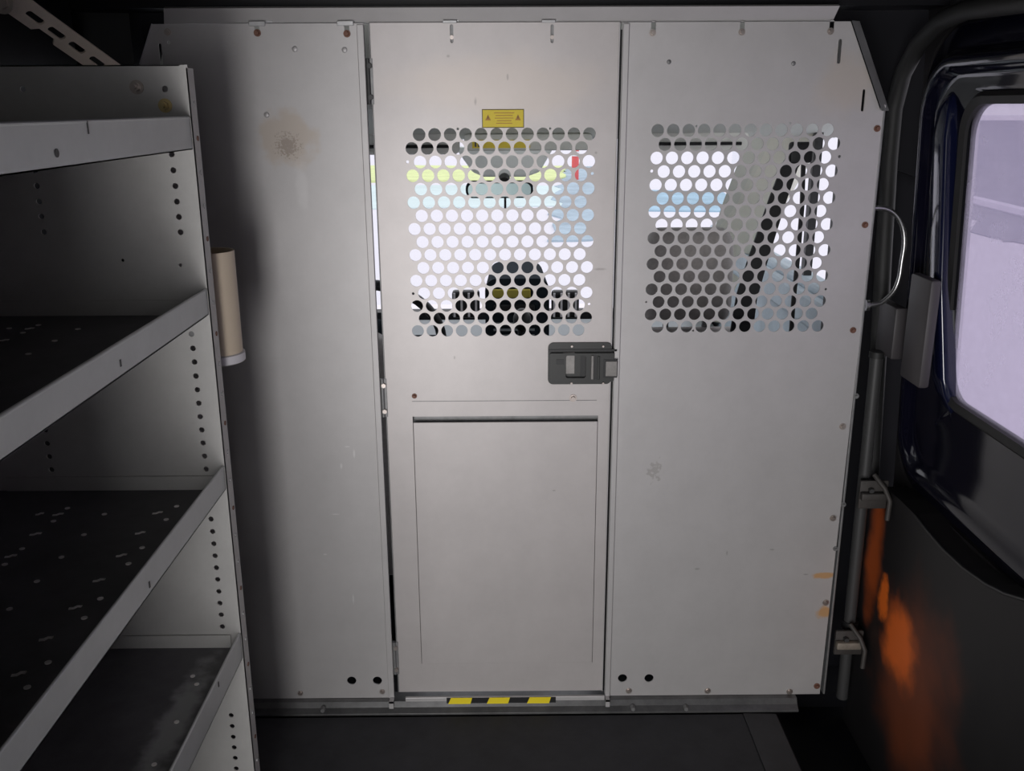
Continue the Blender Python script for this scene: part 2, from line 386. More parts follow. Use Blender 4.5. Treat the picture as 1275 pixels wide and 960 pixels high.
# --- header channel
ha = PY(205, 8); hb = PY(1040, 6)
hc = thing('header_channel', 'long grey steel channel along the ceiling above the bulkhead panels', 'rail', (0, .01, ZT))
zh = (ha.z + hb.z) / 2
MB().prism([(ha.x - .006, .022, ZT + .001), (ha.x - .006, .006, ZT + .001), (ha.x, -.006, zh - .003), (ha.x, .0, zh), (ha.x, .022, zh)], (hb.x - ha.x + .006, 0, 0)).build('channel', galv, hc)
for px in (330, 432, 562, 685):
    p = PY(px, 26, .004); MB().box((p.x - .013, .004, ZT + .0015), (p.x + .013, .0075, ZT + .007), .001).build('slot_tab', edge_steel, hc)

# --- sill channel
sc_ = thing('sill_channel', 'low grey steel sill channel under the bulkhead with yellow hazard tape', 'rail', (0, -.01, 0))
zs = ZB - .0006
sx0 = -.62; sx1 = PY(994, 888, -.03).x
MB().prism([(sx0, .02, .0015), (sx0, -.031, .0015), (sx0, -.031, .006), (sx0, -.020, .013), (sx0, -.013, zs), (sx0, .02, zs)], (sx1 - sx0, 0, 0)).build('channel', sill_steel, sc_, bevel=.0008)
# door threshold
tz0 = PY(630, 874, -.012).z; tz1 = PY(630, 866.5, -.012).z
q0 = PY(505, 870, -.012).x; q1 = PY(759, 870, -.012).x
MB().box((max(q0, XL + .002), -.016, zs + .0002), (min(q1, XR0 - .001), -.010, tz1), .001).build('threshold_lip', galv, sc_)
ta = PY(556, 870, -.017).x; tb = PY(692, 870, -.017).x
tp = MB().box((ta, -.0168, tz0 + .001), (tb, -.0158, tz1 - .0005)).build('hazard_tape', black_m, sc_); tp['label'] = 'black and yellow hazard tape'
for (u0, u1) in ((558, 588), (606, 635), (656, 686)):
    x0 = PY(u0, 870, -.017).x; x1 = PY(u1, 870, -.017).x
    MB().prism([(x0, -.0172, tz0), (x1 - .004, -.0172, tz0), (x1, -.0172, tz1), (x0 + .006, -.0172, tz1)], (0, -.0005, 0)).build('yellow_stripe', ylw2, tp)
for px, py in ((402, 884), (788, 882), (854, 882)):
    p = PY(px, py, -.028); p.z = max(p.z, .010)
    MB().cyl(p + Vector((0, .006, 0)), p + Vector((0, -.004, 0)), .006, .0045, seg=6).build('sill_bolt', dull_steel, sc_)

# ------------------------------------------------------------------ FLOOR
fx0, fx1 = -.80, .545
fl = MB().box((-.80, -2.6, -.05), (.55, .10, -.004)).build('floor', navy_d); tag(fl, kind='structure')
mt = MB().box((-.78, -2.5, -.004), (PY(924, 890, -.031).x, -.034, .0006), .001).build('rubber_mat', rubber)
tag(mt, 'dark rubber mat covering the van cargo floor before the bulkhead', 'mat', kind='thing')
xm = PY(924, 890, -.031).x
es = MB().prism([(xm + .001, -2.5, -.004), (xm + .001, -2.5, .003), (xm + .068, -2.5, .001), (xm + .072, -2.5, -.004)], (0, 2.465, 0)).build('edging_strip', strip_m)
tag(es, 'dark ribbed edging strip along the right side of the floor mat', 'strip', kind='thing')
well = MB().box((.55, -1.7, -.16), (.90, .30, -.12)).box((.548, -1.7, -.16), (.552, .3, -.03)).build('trim_1', navy_d); tag(well, kind='structure')

# ------------------------------------------------------------------ SHELL
wl_ = MB().box((-.83, -2.6, -.05), (-.80, .15, 1.45)).build('wall_left', navy_d); tag(wl_, kind='structure')
for yy in (-.9, -1.8):
    pass
cl = MB().box((-.83, -2.6, 1.40), (.83, .10, 1.45)).build('ceiling', navy_d); tag(cl, kind='structure')
tl = MB().tube([(-.79, -2.4, 1.15), (-.79, .05, 1.15)], .02, 10).box((-.80, -2.5, 1.22), (-.74, .05, 1.40), .02).build('trim_2', navy_d, smooth=True); tag(tl, kind='structure')
# roof bow over the header and body pillar closing the gap right of the bulkhead
rb_ = MB().prism([(-.83, .03, 1.40), (-.83, .03, zh + .001), (-.83, .12, zh + .001), (-.83, .16, 1.40)], (1.66, 0, 0)).build('trim_3', navy_d); tag(rb_, kind='structure')
bp_ = MB().prism([(.68, .20, -.16), (.85, .20, -.16), (.85, .28, -.16), (.68, .28, -.16)], (0, 0, 1.6)).build('trim_4', navy_d); tag(bp_, kind='structure')
for s_, nm in ((-1, 'trim_11'), (1, 'trim_12')):
    o = MB().prism([(s_ * .530, .184, 1.45), (s_ * .530, .184, ZT + .012), (s_ * .640, .184, ZT - .01), (s_ * .71, .184, 1.10), (s_ * .83, .184, 1.06), (s_ * .83, .184, 1.45)], (0, .012, 0)).build(nm, navy_d); tag(o, kind='structure')
bl_ = MB().prism([(-.83, .08, -.05), (-.675, .12, -.05), (-.675, .24, -.05), (-.83, .24, -.05)], (0, 0, 1.5)).build('trim_5', navy_d); tag(bl_, kind='structure')
# rear doorway: right half closed, left half open to the daylight
rw = MB().box((.22, -2.64, -.05), (.83, -2.60, 1.45)).box((-.83, -2.64, 1.39), (.22, -2.60, 1.45)).box((-.83, -2.64, -.05), (-.80, -2.60, 1.45)).build('wall_rear', navy_d); tag(rw, kind='structure')

# ------------------------------------------------------------------ SLIDING DOOR (right side)
DX = .74
def dyz(px, py, X=DX): p = PX(px, py, X); return p.y, p.z
d1 = thing('door_1', 'navy blue van sliding door with a pale fogged window', 'door', (DX, -.6, -.10), kind='structure')
wy, wzt = dyz(1206, 138); wyb, wzb = dyz(1176, 512)
WY1 = -.100; WY0 = -1.02
WZ1 = 1.205; WZ0 = .708
def loop(X, y0, z0, y1, z1, r, n=10):
    return [Vector((X, p[0], p[1])) for p in rrect(y0, z0, y1, z1, r, n)]
# pressed inner frame: successive rounded loops from the outer rim inward to the glass
g = .0
FB, RB = .10, .10
def lp_(X, y1, ztop, zbot, r, rb=.12, y0=-1.2): return loop(X, y0, zbot - .015, y1, ztop, (.10, rb * .60, r, .10), 14)
rings = [
    lp_(.88, .105, 1.345, .485, .14, .15), lp_(.785, .105, 1.345, .485, .14, .15), lp_(.772, .100, 1.340, .490, .135, .15),
    lp_(.764, .090, 1.330, .500, .13, .14), lp_(.762, .066, 1.298, .512, .11, .14), lp_(.757, .058, 1.290, .520, .10, .13),
    lp_(.746, .052, 1.284, .528, .098, .13), lp_(.741, .046, 1.278, .534, .094, .125), lp_(.740, .040, 1.272, .540, .09, .12),
    lp_(.742, .034, 1.266, .546, .086, .12), lp_(.748, .028, 1.260, .553, .082, .115), lp_(.757, .022, 1.254, .560, .08, .11, -1.15), lp_(.760, .012, 1.246, .575, .08, .11, -1.13),
    lp_(.760, -.06, 1.235, WZ0 - .09, .07, .10, -1.09), lp_(.762, -.110, 1.228, WZ0 - .05, .06, .09, -1.06),
    loop(.764, WY0 - .012, WZ0 - .014, WY1 + .014, WZ1 + .014, (.07, .07, .06, .06), 14),
    loop(.770, WY0 - .010, WZ0 - .012, WY1 + .012, WZ1 + .012, (.07, .07, .06, .06), 14),
    loop(.772, WY0 - .010, WZ0 - .012, WY1 + .012, WZ1 + .012, (.07, .07, .06, .06), 14),
]
MB().loft(rings, cap=False, close=True).build('window_frame', navy, d1, True, angle=60)
sr = [loop(.760, WY0 - .018, WZ0 - .020, WY1 + .020, WZ1 + .020, .065), loop(.752, WY0 - .010, WZ0 - .012, WY1 + .012, WZ1 + .012, .06),
      loop(.756, WY0, WZ0, WY1, WZ1, .055), loop(.775, WY0, WZ0, WY1, WZ1, .055), loop(.778, WY0 - .018, WZ0 - .020, WY1 + .020, WZ1 + .020, .065)]
MB().loft(sr, cap=False, close=True).build('window_seal', seal_m, d1, True)
# glass
def glassmat(name, tint, fog, fogcol, gloss=.06):
    m = bpy.data.materials.new(name); m.use_nodes = True; nt = m.node_tree; nt.nodes.clear(); N = nt.nodes.new; L = nt.links.new
    out = N('ShaderNodeOutputMaterial'); tr = N('ShaderNodeBsdfTransparent'); tr.inputs[0].default_value = (*tint, 1)
    gl = N('ShaderNodeBsdfGlossy'); gl.inputs['Roughness'].default_value = .03; gl.inputs['Color'].default_value = (.9, .9, .9, 1)
    fr = N('ShaderNodeLayerWeight'); fr.inputs['Blend'].default_value = .12
    pw = N('ShaderNodeMath'); pw.operation = 'POWER'; pw.inputs[1].default_value = 4; L(fr.outputs['Facing'], pw.inputs[0]); m1 = N('ShaderNodeMixShader'); L(fr.outputs['Fresnel'] if False else pw.outputs[0], m1.inputs[0]); L(tr.outputs[0], m1.inputs[1]); L(gl.outputs[0], m1.inputs[2])
    if fog:
        df = N('ShaderNodeBsdfTranslucent'); df.inputs[0].default_value = (*fogcol, 1)
        no = N('ShaderNodeTexNoise'); no.inputs['Scale'].default_value = 7; no.inputs['Detail'].default_value = 8; no.inputs['Roughness'].default_value = .65
        g = N('ShaderNodeNewGeometry'); L(g.outputs['Position'], no.inputs['Vector'])
        mr = N('ShaderNodeMapRange'); mr.inputs['From Min'].default_value = .35; mr.inputs['From Max'].default_value = .65
        mr.inputs['To Min'].default_value = fog - .08; mr.inputs['To Max'].default_value = fog + .08
        L(no.outputs['Fac'], mr.inputs['Value'])
        m2 = N('ShaderNodeMixShader'); L(mr.outputs[0], m2.inputs[0]); L(m1.outputs[0], m2.inputs[1]); L(df.outputs[0], m2.inputs[2])
        L(m2.outputs[0], out.inputs[0])
    else:
        L(m1.outputs[0], out.inputs[0])
    return m
fogged = glassmat('fogged_glass', (.70, .665, .745), .22, (.62, .60, .68))
clear = glassmat('clear_glass', (.95, .96, .97), 0, None)
MB().box((.765, WY0 - .008, WZ0 - .010), (.769, WY1 + .010, WZ1 + .010)).build('window_pane', fogged, d1)['label'] = 'pale fogged lavender window glass'
# lower door panel (dark inner card with orange scuffs) around the frame
stain = doorcard
for px, py, ry, rz, sc2, lo, hi, st, col_ in ((1088, 690, .038, .13, 12, 1.0, 2.0, .75, (.62, .12, .02)), (1135, 870, .16, .20, 8, .9, 2.0, .38, (.42, .09, .02)), (1118, 800, .075, .085, 14, 1.0, 1.9, .92, (.90, .17, .02)),
        (1100, 745, .026, .055, 30, 1.15, 1.75, .95, (1.0, .20, .02)), (1088, 790, .03, .05, 30, .9, 1.7, .5, (.05, .03, .025))):
    c = PX(px, py, .752); overlay(stain, col_, c, (.3, ry, rz), sc2, lo, hi, st)
outer = [(-1.9, -.14), (.115, -.14), (.115, 1.40), (-1.9, 1.40)]
hole = [(p.y, p.z) for p in loop(0, -1.195, .475, .100, 1.340, (.10, .085, .135, .10))]
dpl = plate('door_panel', outer, [hole], .012, (.772, 0, 0), *YZ, doorcard, d1)
o = MB().box((.88, -2.6, -.16), (.90, .12, WZ0 - .10)).box((.88, -2.6, WZ1 + .08), (.90, .12, 1.45)).box((.88, -2.6, -.16), (.90, WY0 - .03, 1.45)).build('wall_right', navy_d); tag(o, kind='structure')
# pressed swage of the lower panel: raised lens-shaped area and its black seam
sw = []
for px, py in ((1138, 640), (1155, 662), (1175, 685), (1200, 708), (1228, 728), (1252, 740), (1275, 747), (1320, 756)):
    p = PX(px, py, .752); sw.append((.752, p.y, p.z))
lowp = [(-1.9, -.14), (.115, -.14)] + [(PX(px, py, .752).y, PX(px, py, .752).z) for px, py in ((1083, 606), (1100, 606), (1120, 622))] + [(y, z) for x, y, z in sw] + [(-1.9, sw[-1][2])]
plate('lower_trim_panel', lowp, [], .054, (.7795, 0, 0), *YZ, doorcard, d1)['label'] = 'dark lower trim panel with orange scuffs'
MB().tube([(.752, y, z) for x, y, z in sw], .0030, 8).build('panel_seam', black_m, d1, True)
# weatherstrip round the door opening
ws = [PX(px, py, .742) for px, py in ((1084, 600), (1093, 450), (1101, 300), (1107, 200), (1113, 135), (1124, 92), (1144, 54), (1172, 26), (1205, 12), (1275, 2), (1330, -6))]
MB().tube(ws, .016, 12).build('weatherstrip', seal_m, d1, True)
NOSHEAR = ('latch_cover', 'latch_striker', 'weatherstrip', 'lower_trim_panel', 'panel_seam')
# blue vertical rib with latch cover
navy2 = mat('blue_paint', (.006, .008, .030), .14, 0, .5, coat=.5)
rb_loops = []
for z, w_, x_ in ((1.225, .006, .760), (1.215, .014, .752), (1.195, .022, .744), (1.15, .025, .738), (.90, .025, .738), (.745, .024, .738), (.715, .020, .744), (.690, .014, .756), (.680, .004, .762)):
    yc = -.006 - (1.2 - z) * .10 if z > .9 else -.036 - (.9 - z) * .24
    yc -= .030
    rb_loops.append([(.764, yc - w_, z), (x_ + .006, yc - w_, z), (x_ + .0015, yc - w_ + .002, z), (x_, yc - w_ * .72, z), (x_, yc + w_ * .72, z), (x_ + .0015, yc + w_ - .002, z), (x_ + .006, yc + w_, z), (.764, yc + w_, z)])
MB().loft(rb_loops).build('blue_rib', navy2, d1, True, angle=70)['label'] = 'glossy dark blue vertical rib'
a0, a1 = PX(1124, 470, .725), PX(1166, 351, .725)
lc = MB().box((.722, -.125, a0.z), (.742, -.040, a1.z), .006).build('latch_cover', greypl, d1, True); lc['label'] = 'grey-black plastic latch cover'
b0, b1 = PX(1098, 432, .728), PX(1120, 384, .728)
MB().box((.722, b0.y - .06, b0.z - .01), (.745, b0.y + .02, b1.z), .004).build('latch_striker', greypl, lc, True)
b0, b1 = PX(1104, 440, .74), PX(1090, 462, .74)
bpy.context.view_layer.update()
for c in d1.children:
    if c.name.split('.')[0] in NOSHEAR: continue
    for v in c.data.vertices:      # the body side bulges outward below the belt line
        v.co.x += .048 * max(0.0, 1.2 - (v.co.z + d1.location.z))
# grab handle
gh = thing('grab_handle', 'bent chrome tube grab handle beside the right edge of the bulkhead', 'handle', PY(1086, 320, .03))
hp = []
GY = .03
for px, py in ((1078, 259), (1098, 259), (1110, 263), (1119, 272), (1125, 287), (1126, 305), (1123, 325), (1120, 345), (1114, 361), (1104, 372), (1094, 378), (1080, 380)):
    hp.append(PY(px, py, GY))
# smooth the path
sm = []
for i in range(len(hp) - 1):
    for k in range(4):
        t = k / 4; p0 = hp[max(i - 1, 0)]; p1_ = hp[i]; p2 = hp[i + 1]; p3 = hp[min(i + 2, len(hp) - 1)]
        sm.append(.5 * ((2 * p1_) + (p2 - p0) * t + (2 * p0 - 5 * p1_ + 4 * p2 - p3) * t * t + (3 * p1_ - p0 - 3 * p2 + p3) * t ** 3))
sm.append(hp[-1])
MB().tube(sm, .0048, 12).build('grip', chrome, gh, True)
MB().cyl(hp[0] + Vector((-.004, 0, 0)), hp[0] + Vector((.002, 0, 0)), .011).build('mounting_foot', chrome, gh, True)
MB().cyl(hp[-1] + Vector((-.004, 0, 0)), hp[-1] + Vector((.002, 0, 0)), .011).build('mounting_foot', chrome, gh, True)
# vertical guide rod and its two brackets
top = PY(1092, 440, .045); bot = PY(1046, 868, .045)
gr = thing('guide_rod', 'dark vertical steel rod in the gap right of the bulkhead', 'rod', (bot.x, .045, bot.z))
MB().tube([(bot.x + .004, .045, bot.z), (top.x, .045, top.z)], .012, 14).build('rod', rodm, gr, True)
MB().cyl((bot.x + .003, .045, PY(1055, 775, .045).z - .012), (bot.x + .004, .045, PY(1055, 775, .045).z + .004), .0165).build('rubber_bush', black_m, gr, True)
MB().cyl((top.x, .045, top.z - .008), (top.x, .045, top.z + .004), .0145).build('end_cap', seal_m, gr, True)
def hinge_br(px, py, name, label, wide, am):
    c = PY(px, py, .03)
    t = thing(name, label, 'bracket', c, 'sliding door brackets')
    x0 = PY(px - 16, py, .03).x; x1 = PY(px + 14, py, .03).x
    MB().box((x0, -.002, c.z - .008), (x1, .0125, c.z + .008), .003).build('arm', am, t, True)
    MB().box((x0, .012, c.z - wide), (x1 + .008, .020, c.z + wide), .003).build('back_plate', bracket_d, t, True)
    e = PY(px + 14, py, .03).x
    MB().tube([(e - .020, .02, c.z + .040), (e - .004, .0, c.z + .018), (e + .004, -.01, c.z - .004), (e + .001, -.014, c.z - .042)], .005, 10).build('hook', bracket_d, t, True)
    MB().cyl((x0 + .02, .014, c.z + .012), (x0 + .02, .002, c.z + .012), .005, seg=6).build('bracket_bolt', rodm, t)
    return t
hinge_br(1082, 612, 'hinge_bracket', 'dark upper hinge bracket beside the bulkhead above the orange scuffs', .03, bracket_d)
hinge_br(1052, 795, 'hinge_bracket', 'dirty lower hinge bracket with a pale bar near the van floor', .028, bracket_m)

# ------------------------------------------------------------------ SHELVING UNIT
SY = -.37; SX0 = -.785; SX1 = PY(238, 132, SY).x
def sz(py): return PY(250, py, SY).z
su = thing('shelving_unit', 'grey steel shelving unit with perforated end panel along the left side of the van', 'shelves', (SX1, SY, 0))
ztop = PY(150, 81, SY).z
hs = []
for (u, v) in ((213, 192), (215, 212), (217, 231.5), (219.3, 251), (221.5, 270), (223.6, 289), (244, 556 - 440 + 440),):
    pass
def hole_col(pts, r=.0042):
    for (u, v) in pts: hs.append(circ(*xz(u, v, SY), r, 10))
hole_col([(214, 192), (216, 212), (218.5, 231.5), (220.5, 251), (223, 270), (225, 289)])
hole_col([(43.5, 212), (46.3, 231.5), (49, 250.8), (52, 269.5), (55, 288.7)])
hole_col([(238.6, 415.6), (240.5, 433.5), (242.5, 450.5), (244.2, 468), (246, 485), (247.8, 501.8), (249.5, 518.5), (251.4, 535), (253, 551.3), (255, 567.6), (256.8, 583.8)])
hole_col([(56.5, 535.3), (59, 552), (61.8, 568.3), (64.5, 584.6)])
hole_col([(263, 646), (264.8, 661.5), (266.4, 676.6), (268, 691.7), (269.7, 706.5), (271.2, 721), (272.7, 736), (274, 750.6), (275.6, 765), (277, 779.8), (278.3, 794.3)])
hole_col([(288, 890.3), (289.2, 903.8), (290.5, 917.2), (291.7, 930.2), (293, 943.4), (294.3, 956.4), (295.5, 969)])
hole_col([(205.5, 111)], .0045); hole_col([(29, 111)], .004); hole_col([(153, 324), (225, 330)], .0025)
ep = plate('end_panel', [(SX0, .001), (SX1, .001), (SX1, ztop), (SX0, ztop)], hs, .002, (0, SY, 0), *XZ, shelf_steel, su)
MB().box((SX1 - .002, SY - .001, .001), (SX1, SY + .024, ztop - .004)).build('front_flange', shelf_steel, ep)
MB().box((SX0, SY - .001, ztop - .0015), (SX1 - .01, SY + .02, ztop)).build('top_flange', edge_steel, ep)
# punched marks along the front flange
for k in range(26):
    zz = .06 + k * .046
    MB().cyl((SX1 - .001, SY + .014, zz), (SX1 + .0012, SY + .014, zz), .0035, seg=8).build('rivet', edge_steel if k % 3 else rust_screw, ep)
def nut(px, py, m, r):
    p = PY(px, py, SY - .001); b = MB()
    b.cyl(p, p + Vector((0, -.002, 0)), r * 1.6); b.cyl(p, p + Vector((0, -.008, 0)), r, seg=6); b.cyl(p, p + Vector((0, -.014, 0)), r * .5, seg=10)
    b.build('bolt', m, su)
nut(170.5, 108.5, screw_m, .0058); nut(206, 131.5, brass_m, .0058)
# unseen rear end panel, set close to keep rear light off the shelves
plate('end_panel', [(SX0, .001), (SX1, .001), (SX1, ztop), (SX0, ztop)], [], .002, (0, -1.14, 0), *XZ, shelf_steel, su)
YR = -1.138
specks = random.Random(3)
def shelf(zlip_top, zlip_bot, zsurf, liner=True, end_fl=True, slots=True):
    """tray shelf: floor sheet with slots, front lip turned up, back lip turned up"""
    hs_ = []
    L0, L1 = YR, SY - .003
    s = MB().box((SX0 + .002, L0, zsurf - .0025), (SX1 - .006, L1, zsurf)).build('shelf', shelf_liner if liner else shelf_steel, su)
    f = MB().box((SX1 - .0045, L0, zlip_bot), (SX1 - .0025, L1, zlip_top)).cyl((SX1 - .0042, L0, zlip_top - .001), (SX1 - .0042, L1, zlip_top - .001), .0024, seg=10).box((SX1 - .016, L0, zlip_bot), (SX1 - .0025, L1, zlip_bot + .0015)).build('front_lip', lip_steel, s)
    MB().box((SX0 + .002, L0, zsurf), (SX0 + .004, L1, zsurf + .075)).build('back_lip', galv, s)
    if end_fl:
        MB().box((SX0 + .03, L1 - .002, zsurf), (SX1 - .018, L1, zsurf + .022)).build('end_lip', shelf_steel, s)
    return s
zl = lambda a, b, c: (PY(256, a, SY).z, PY(258, b, SY).z, PY(150, c, SY).z)
s0 = shelf(PY(228, 145.5, SY).z, PY(228, 186, SY).z, PY(228, 178, SY).z, False, False)
s1 = shelf(PY(256, 360, SY).z, PY(258, 391, SY).z, PY(150, 392, SY).z)
s2 = shelf(PY(275, 580, SY).z, PY(281, 608, SY).z, PY(150, 609, SY).z)
s3 = shelf(PY(296, 788, SY).z, PY(300, 818, SY).z, PY(200, 805, SY).z)
s4 = shelf(.085, .03, .045)
# pale raised dashes and dots mark the slots in the shelves
slotm = mat('pale_slot_mark', (.95, .91, .90), .5, .3)
def marks(sh, zc, rows):
    for (px, py, ln) in rows:
        p = PZ(px, py, zc)
        if ln > 8:
            b = MB(); w = ln / 1172 * (p.y + 1.7) * .5
            b.tube([(p.x - w, p.y - .002, zc + .0004), (p.x - w * .2, p.y - .001, zc + .0004), (p.x + w * .2, p.y + .003, zc + .0004), (p.x + w, p.y + .003, zc + .0004)], .0028, 8, flat=.0008).build('punched_slot', slotm, sh, True)
        else:
            MB().cyl((p.x, p.y, zc - .0005), (p.x, p.y, zc + .0008), .0036, seg=10).build('punched_dot', slotm, sh)
z2 = PY(150, 609, SY).z
marks(s2, z2 + .0002, [(84, 633, 5), (72, 641, 12), (49, 640.5, 8.5), (66.5, 649, 5), (130, 640.5, 5), (196, 639, 12), (220, 630.5, 6), (207, 647, 5), (44, 665.5, 13), (104.5, 666, 5), (174.5, 664, 12), (27.5, 683.5, 6), (177, 682, 5), (13, 693, 13), (76.5, 694, 5), (151, 692, 12.5), (6, 703, 6), (160, 702, 4), (46, 724, 5), (123, 723, 14), (125, 745.5, 6), (93.5, 757, 15), (12, 758.5, 5), (105, 769.5, 5), (57, 796, 16), (60, 825, 7), (23, 840, 17), (34, 856, 7)])
z1 = PY(150, 392, SY).z
marks(s1, z1 + .0002, [(11.5, 409, 5), (36.5, 409.5, 9), (48, 405, 5), (28.5, 414.5, 5), (5, 424, 8.5), (97, 410, 3), (68, 424.5, 3), (35.5, 441, 3)])
z3 = PY(200, 805, SY).z
marks(s3, z3 + .0002, [(240, 842, 4), (245, 852, 4), (220, 899, 4), (192, 952, 4)])
# scuffed paler streak on shelf 3
overlay(shelf_liner, (.42, .42, .42), PZ(222, 890, z3) + Vector((0, -.02, 0)), (.028, .20, .03), 40, .95, 1.75, .8)
overlay(shelf_liner, (.26, .23, .23), PZ(100, 850, z2) + Vector((0, -.08, 0)), (.035, .25, .03), 30, 1.0, 1.9, .6)
# small marks on the top shelf lip: a notch and a round hole
p = PX(70.5, 190.5, SX1 - .0024); MB().cyl((SX1 - .003, p.y, p.z), (SX1 - .0018, p.y, p.z), .0042, seg=14).build('lip_hole', black_m, s0)
p = PX(109, 158, SX1 - .0024); MB().box((SX1 - .003, p.y - .0012, p.z - .007), (SX1 - .0018, p.y + .0012, p.z + .006)).build('lip_notch', black_m, s0)
for sh, px, py in ((s1, 150, 452), (s2, 186, 728), (s3, 272, 852)):
    p = PX(px, py, SX1 - .0024); MB().box((SX1 - .003, p.y - .0016, p.z - .004), (SX1 - .0018, p.y + .0016, p.z + .004)).build('lip_notch', black_m, sh)
# black knob on the wall panel behind shelf 2
kp = PX(35, 571, SX0 + .02)
# storage tube on the forward face of the end panel
ty = -.275; tr = .036
tc = Vector((PY(302, 440, ty).x - tr, ty, 0)); tz0 = PY(280, 457, ty - tr).z; tz1 = PY(275, 312, ty).z
st = thing('storage_tube', 'cream plastic tube holder with white bottom rim behind the shelf end panel', 'tube', (tc.x, ty, tz0))
rings = []
N = 36
def ringc(r, z): return [(tc.x + r * math.cos(2 * PI * k / N), ty + r * math.sin(2 * PI * k / N), z) for k in range(N)]
MB().loft([ringc(tr, tz0 + .006), ringc(tr, tz1), ringc(tr - .0025, tz1), ringc(tr - .0025, tz0 + .012), ], cap=True).build('tube_body', cream, st, True)
MB().loft([ringc(tr + .0005, tz0), ringc(tr + .003, tz0 + .002), ringc(tr + .003, tz0 + .014), ringc(tr + .0005, tz0 + .0155)], cap=True).build('end_cap', white_pl, st, True)
MB().box((tc.x - .02, SY + .001, tz0 + .05), (tc.x + .012, ty - tr + .002, tz0 + .09)).build('mounting_clip', dull_steel, st)

# slotted strut from the roof side down behind the shelf top
A = PY(-12, -18, -.45); B = PY(140, 90, -.245)
ax = (B - A); Ls = ax.length; ax.normalize()
nrm = Vector((0, -1, 0)); ay = ax.cross(nrm).normalized(); 
if ay.z < 0: ay = -ay
w = .017
hs_ = []
# slots along the strut
def along(px, py):
    best = min(range(400), key=lambda i: (lambda q: (q[0] - px) ** 2 + (q[1] - py) ** 2)(proj(A + ax * Ls * i / 399)))
    return Ls * best / 399
def proj(p):
    d_ = p - CAM; return (CX + FPX * d_.dot(right) / d_.dot(fwd), CY - FPX * d_.dot(up) / d_.dot(fwd))
for px, py in ((41, 24), (69, 42), (95, 59), (121, 76)):
    hs_.append(slot(along(px, py), 0, .030, .009))
out_ = [(0, w), (Ls, w), (Ls, -w), (Ls * .55, -w), (Ls * .52, -w * .55), (Ls * .40, -w * .55), (Ls * .37, -w), (0, -w)]
sth = thing('roof_strut', 'slotted pale metal strut angled up to the roof above the shelves', 'strut', B)
plate('slotted_bar', out_, hs_, .003, A, ax, ay, strut_m, sth)
p = PY(4, 4, -.44); MB().cyl(p + Vector((0, .01, 0)), p + Vector((0, -.006, 0)), .008, seg=6).cyl(p, p + Vector((0, -.002, 0)), .013).build('bolt', screw_m, sth)
p = PX(20, 22, -.56)
# ------------------------------------------------------------------ CAB
cf = MB().box((-.80, .10, -.08), (.80, 1.9, -.04)).build('floor_cab', navy_d); tag(cf, kind='structure')
# roof and windscreen surround
ZR = 1.26
cr = MB().prism([(-.83, .20, 1.45), (-.83, .20, 1.28), (-.83, .35, 1.20), (-.83, .74, 1.125), (-.83, .78, 1.15), (-.83, .6, 1.45)], (1.66, 0, 0)).build('ceiling_cab', headliner); tag(cr, kind='structure')
# windscreen opening: header z 1.10 at y .78, base z .70 at y 1.55
glw = MB().prism([(-.72, .765, 1.13), (.72, .765, 1.13), (.72, 1.64, .52), (-.72, 1.64, .52)], (0, .003, .005)).build('window_1', clear); tag(glw, kind='structure')
for s_ in (-1, 1):
    # A pillar: wide cream trim sloping forward and down
    b = MB()
    tp_ = Vector((s_ * .70, .70, 1.16)); bt_ = Vector((s_ * .70, 1.52, .66))
    b.loft([[(s_ * .63, .72, 1.20), (s_ * .76, .58, 1.20), (s_ * .80, .62, 1.20), (s_ * .74, .80, 1.20)],
            [(s_ * .64, 1.10, .93), (s_ * .745, .98, .93), (s_ * .80, 1.02, .93), (s_ * .74, 1.18, .93)],
            [(s_ * .65, 1.60, .48), (s_ * .75, 1.48, .48), (s_ * .80, 1.52, .48), (s_ * .74, 1.68, .48)]])
    o = b.build('trim_6' if s_ < 0 else 'trim_7', pillar_m); tag(o, kind='structure')
    # cab door: lower panel + upper frame + glass
    zsill = .79
    o = MB().box((s_ * .745, .24, -.08), (s_ * .80, 1.75, zsill), .01).box((s_ * .72, .35, zsill - .10), (s_ * .746, 1.35, zsill - .02), .01).build('door_2' if s_ < 0 else 'door_3', cabdoor_m); tag(o, kind='structure')
    o = MB().box((s_ * .765, .24, zsill - .02), (s_ * .77, 1.55, 1.22)).build('window_2' if s_ < 0 else 'window_3', clear); tag(o, kind='structure')
    o = MB().box((s_ * .75, .20, 1.20), (s_ * .82, .80, 1.45)).box((s_ * .755, .66, zsill), (s_ * .775, .685, 1.2)).build('trim_8' if s_ < 0 else 'trim_9', black_m); tag(o, kind='structure')
fw = MB().box((-.80, 1.60, -.08), (.80, 1.66, .50)).build('wall_front', navy_d); tag(fw, kind='structure')
# dashboard
db = thing('dashboard', 'dark dashboard with a hooded centre stack seen through the door mesh', 'dashboard', (0, 1.25, .0))
MB().prism([(-.73, 1.10, .20), (-.73, 1.08, .36), (-.73, 1.12, .43), (-.73, 1.25, .46), (-.73, 1.59, .48), (-.73, 1.59, .2)], (1.46, 0, 0)).build('body', dash_l, db, bevel=.02)
zt_ = PY(640, 347, 1.0).z; x0 = PY(604, 370, 1.0).x; x1 = PY(684, 370, 1.0).x
MB().loft([[Vector((p[0], 1.0, p[1])) for p in rrect(x0, .15, x1, zt_, (.01, .01, .035, .035))], [Vector((p[0], 1.25, p[1])) for p in rrect(x0 + .01, .15, x1 - .01, zt_ + .01, (.01, .01, .035, .035))]]).build('centre_stack', dash_m, db)
q = PY(637, 366, .995); MB().box((q.x - .055, .99, q.z - .012), (q.x + .055, 1.0, q.z + .014), .004).build('display', screen_m, db)
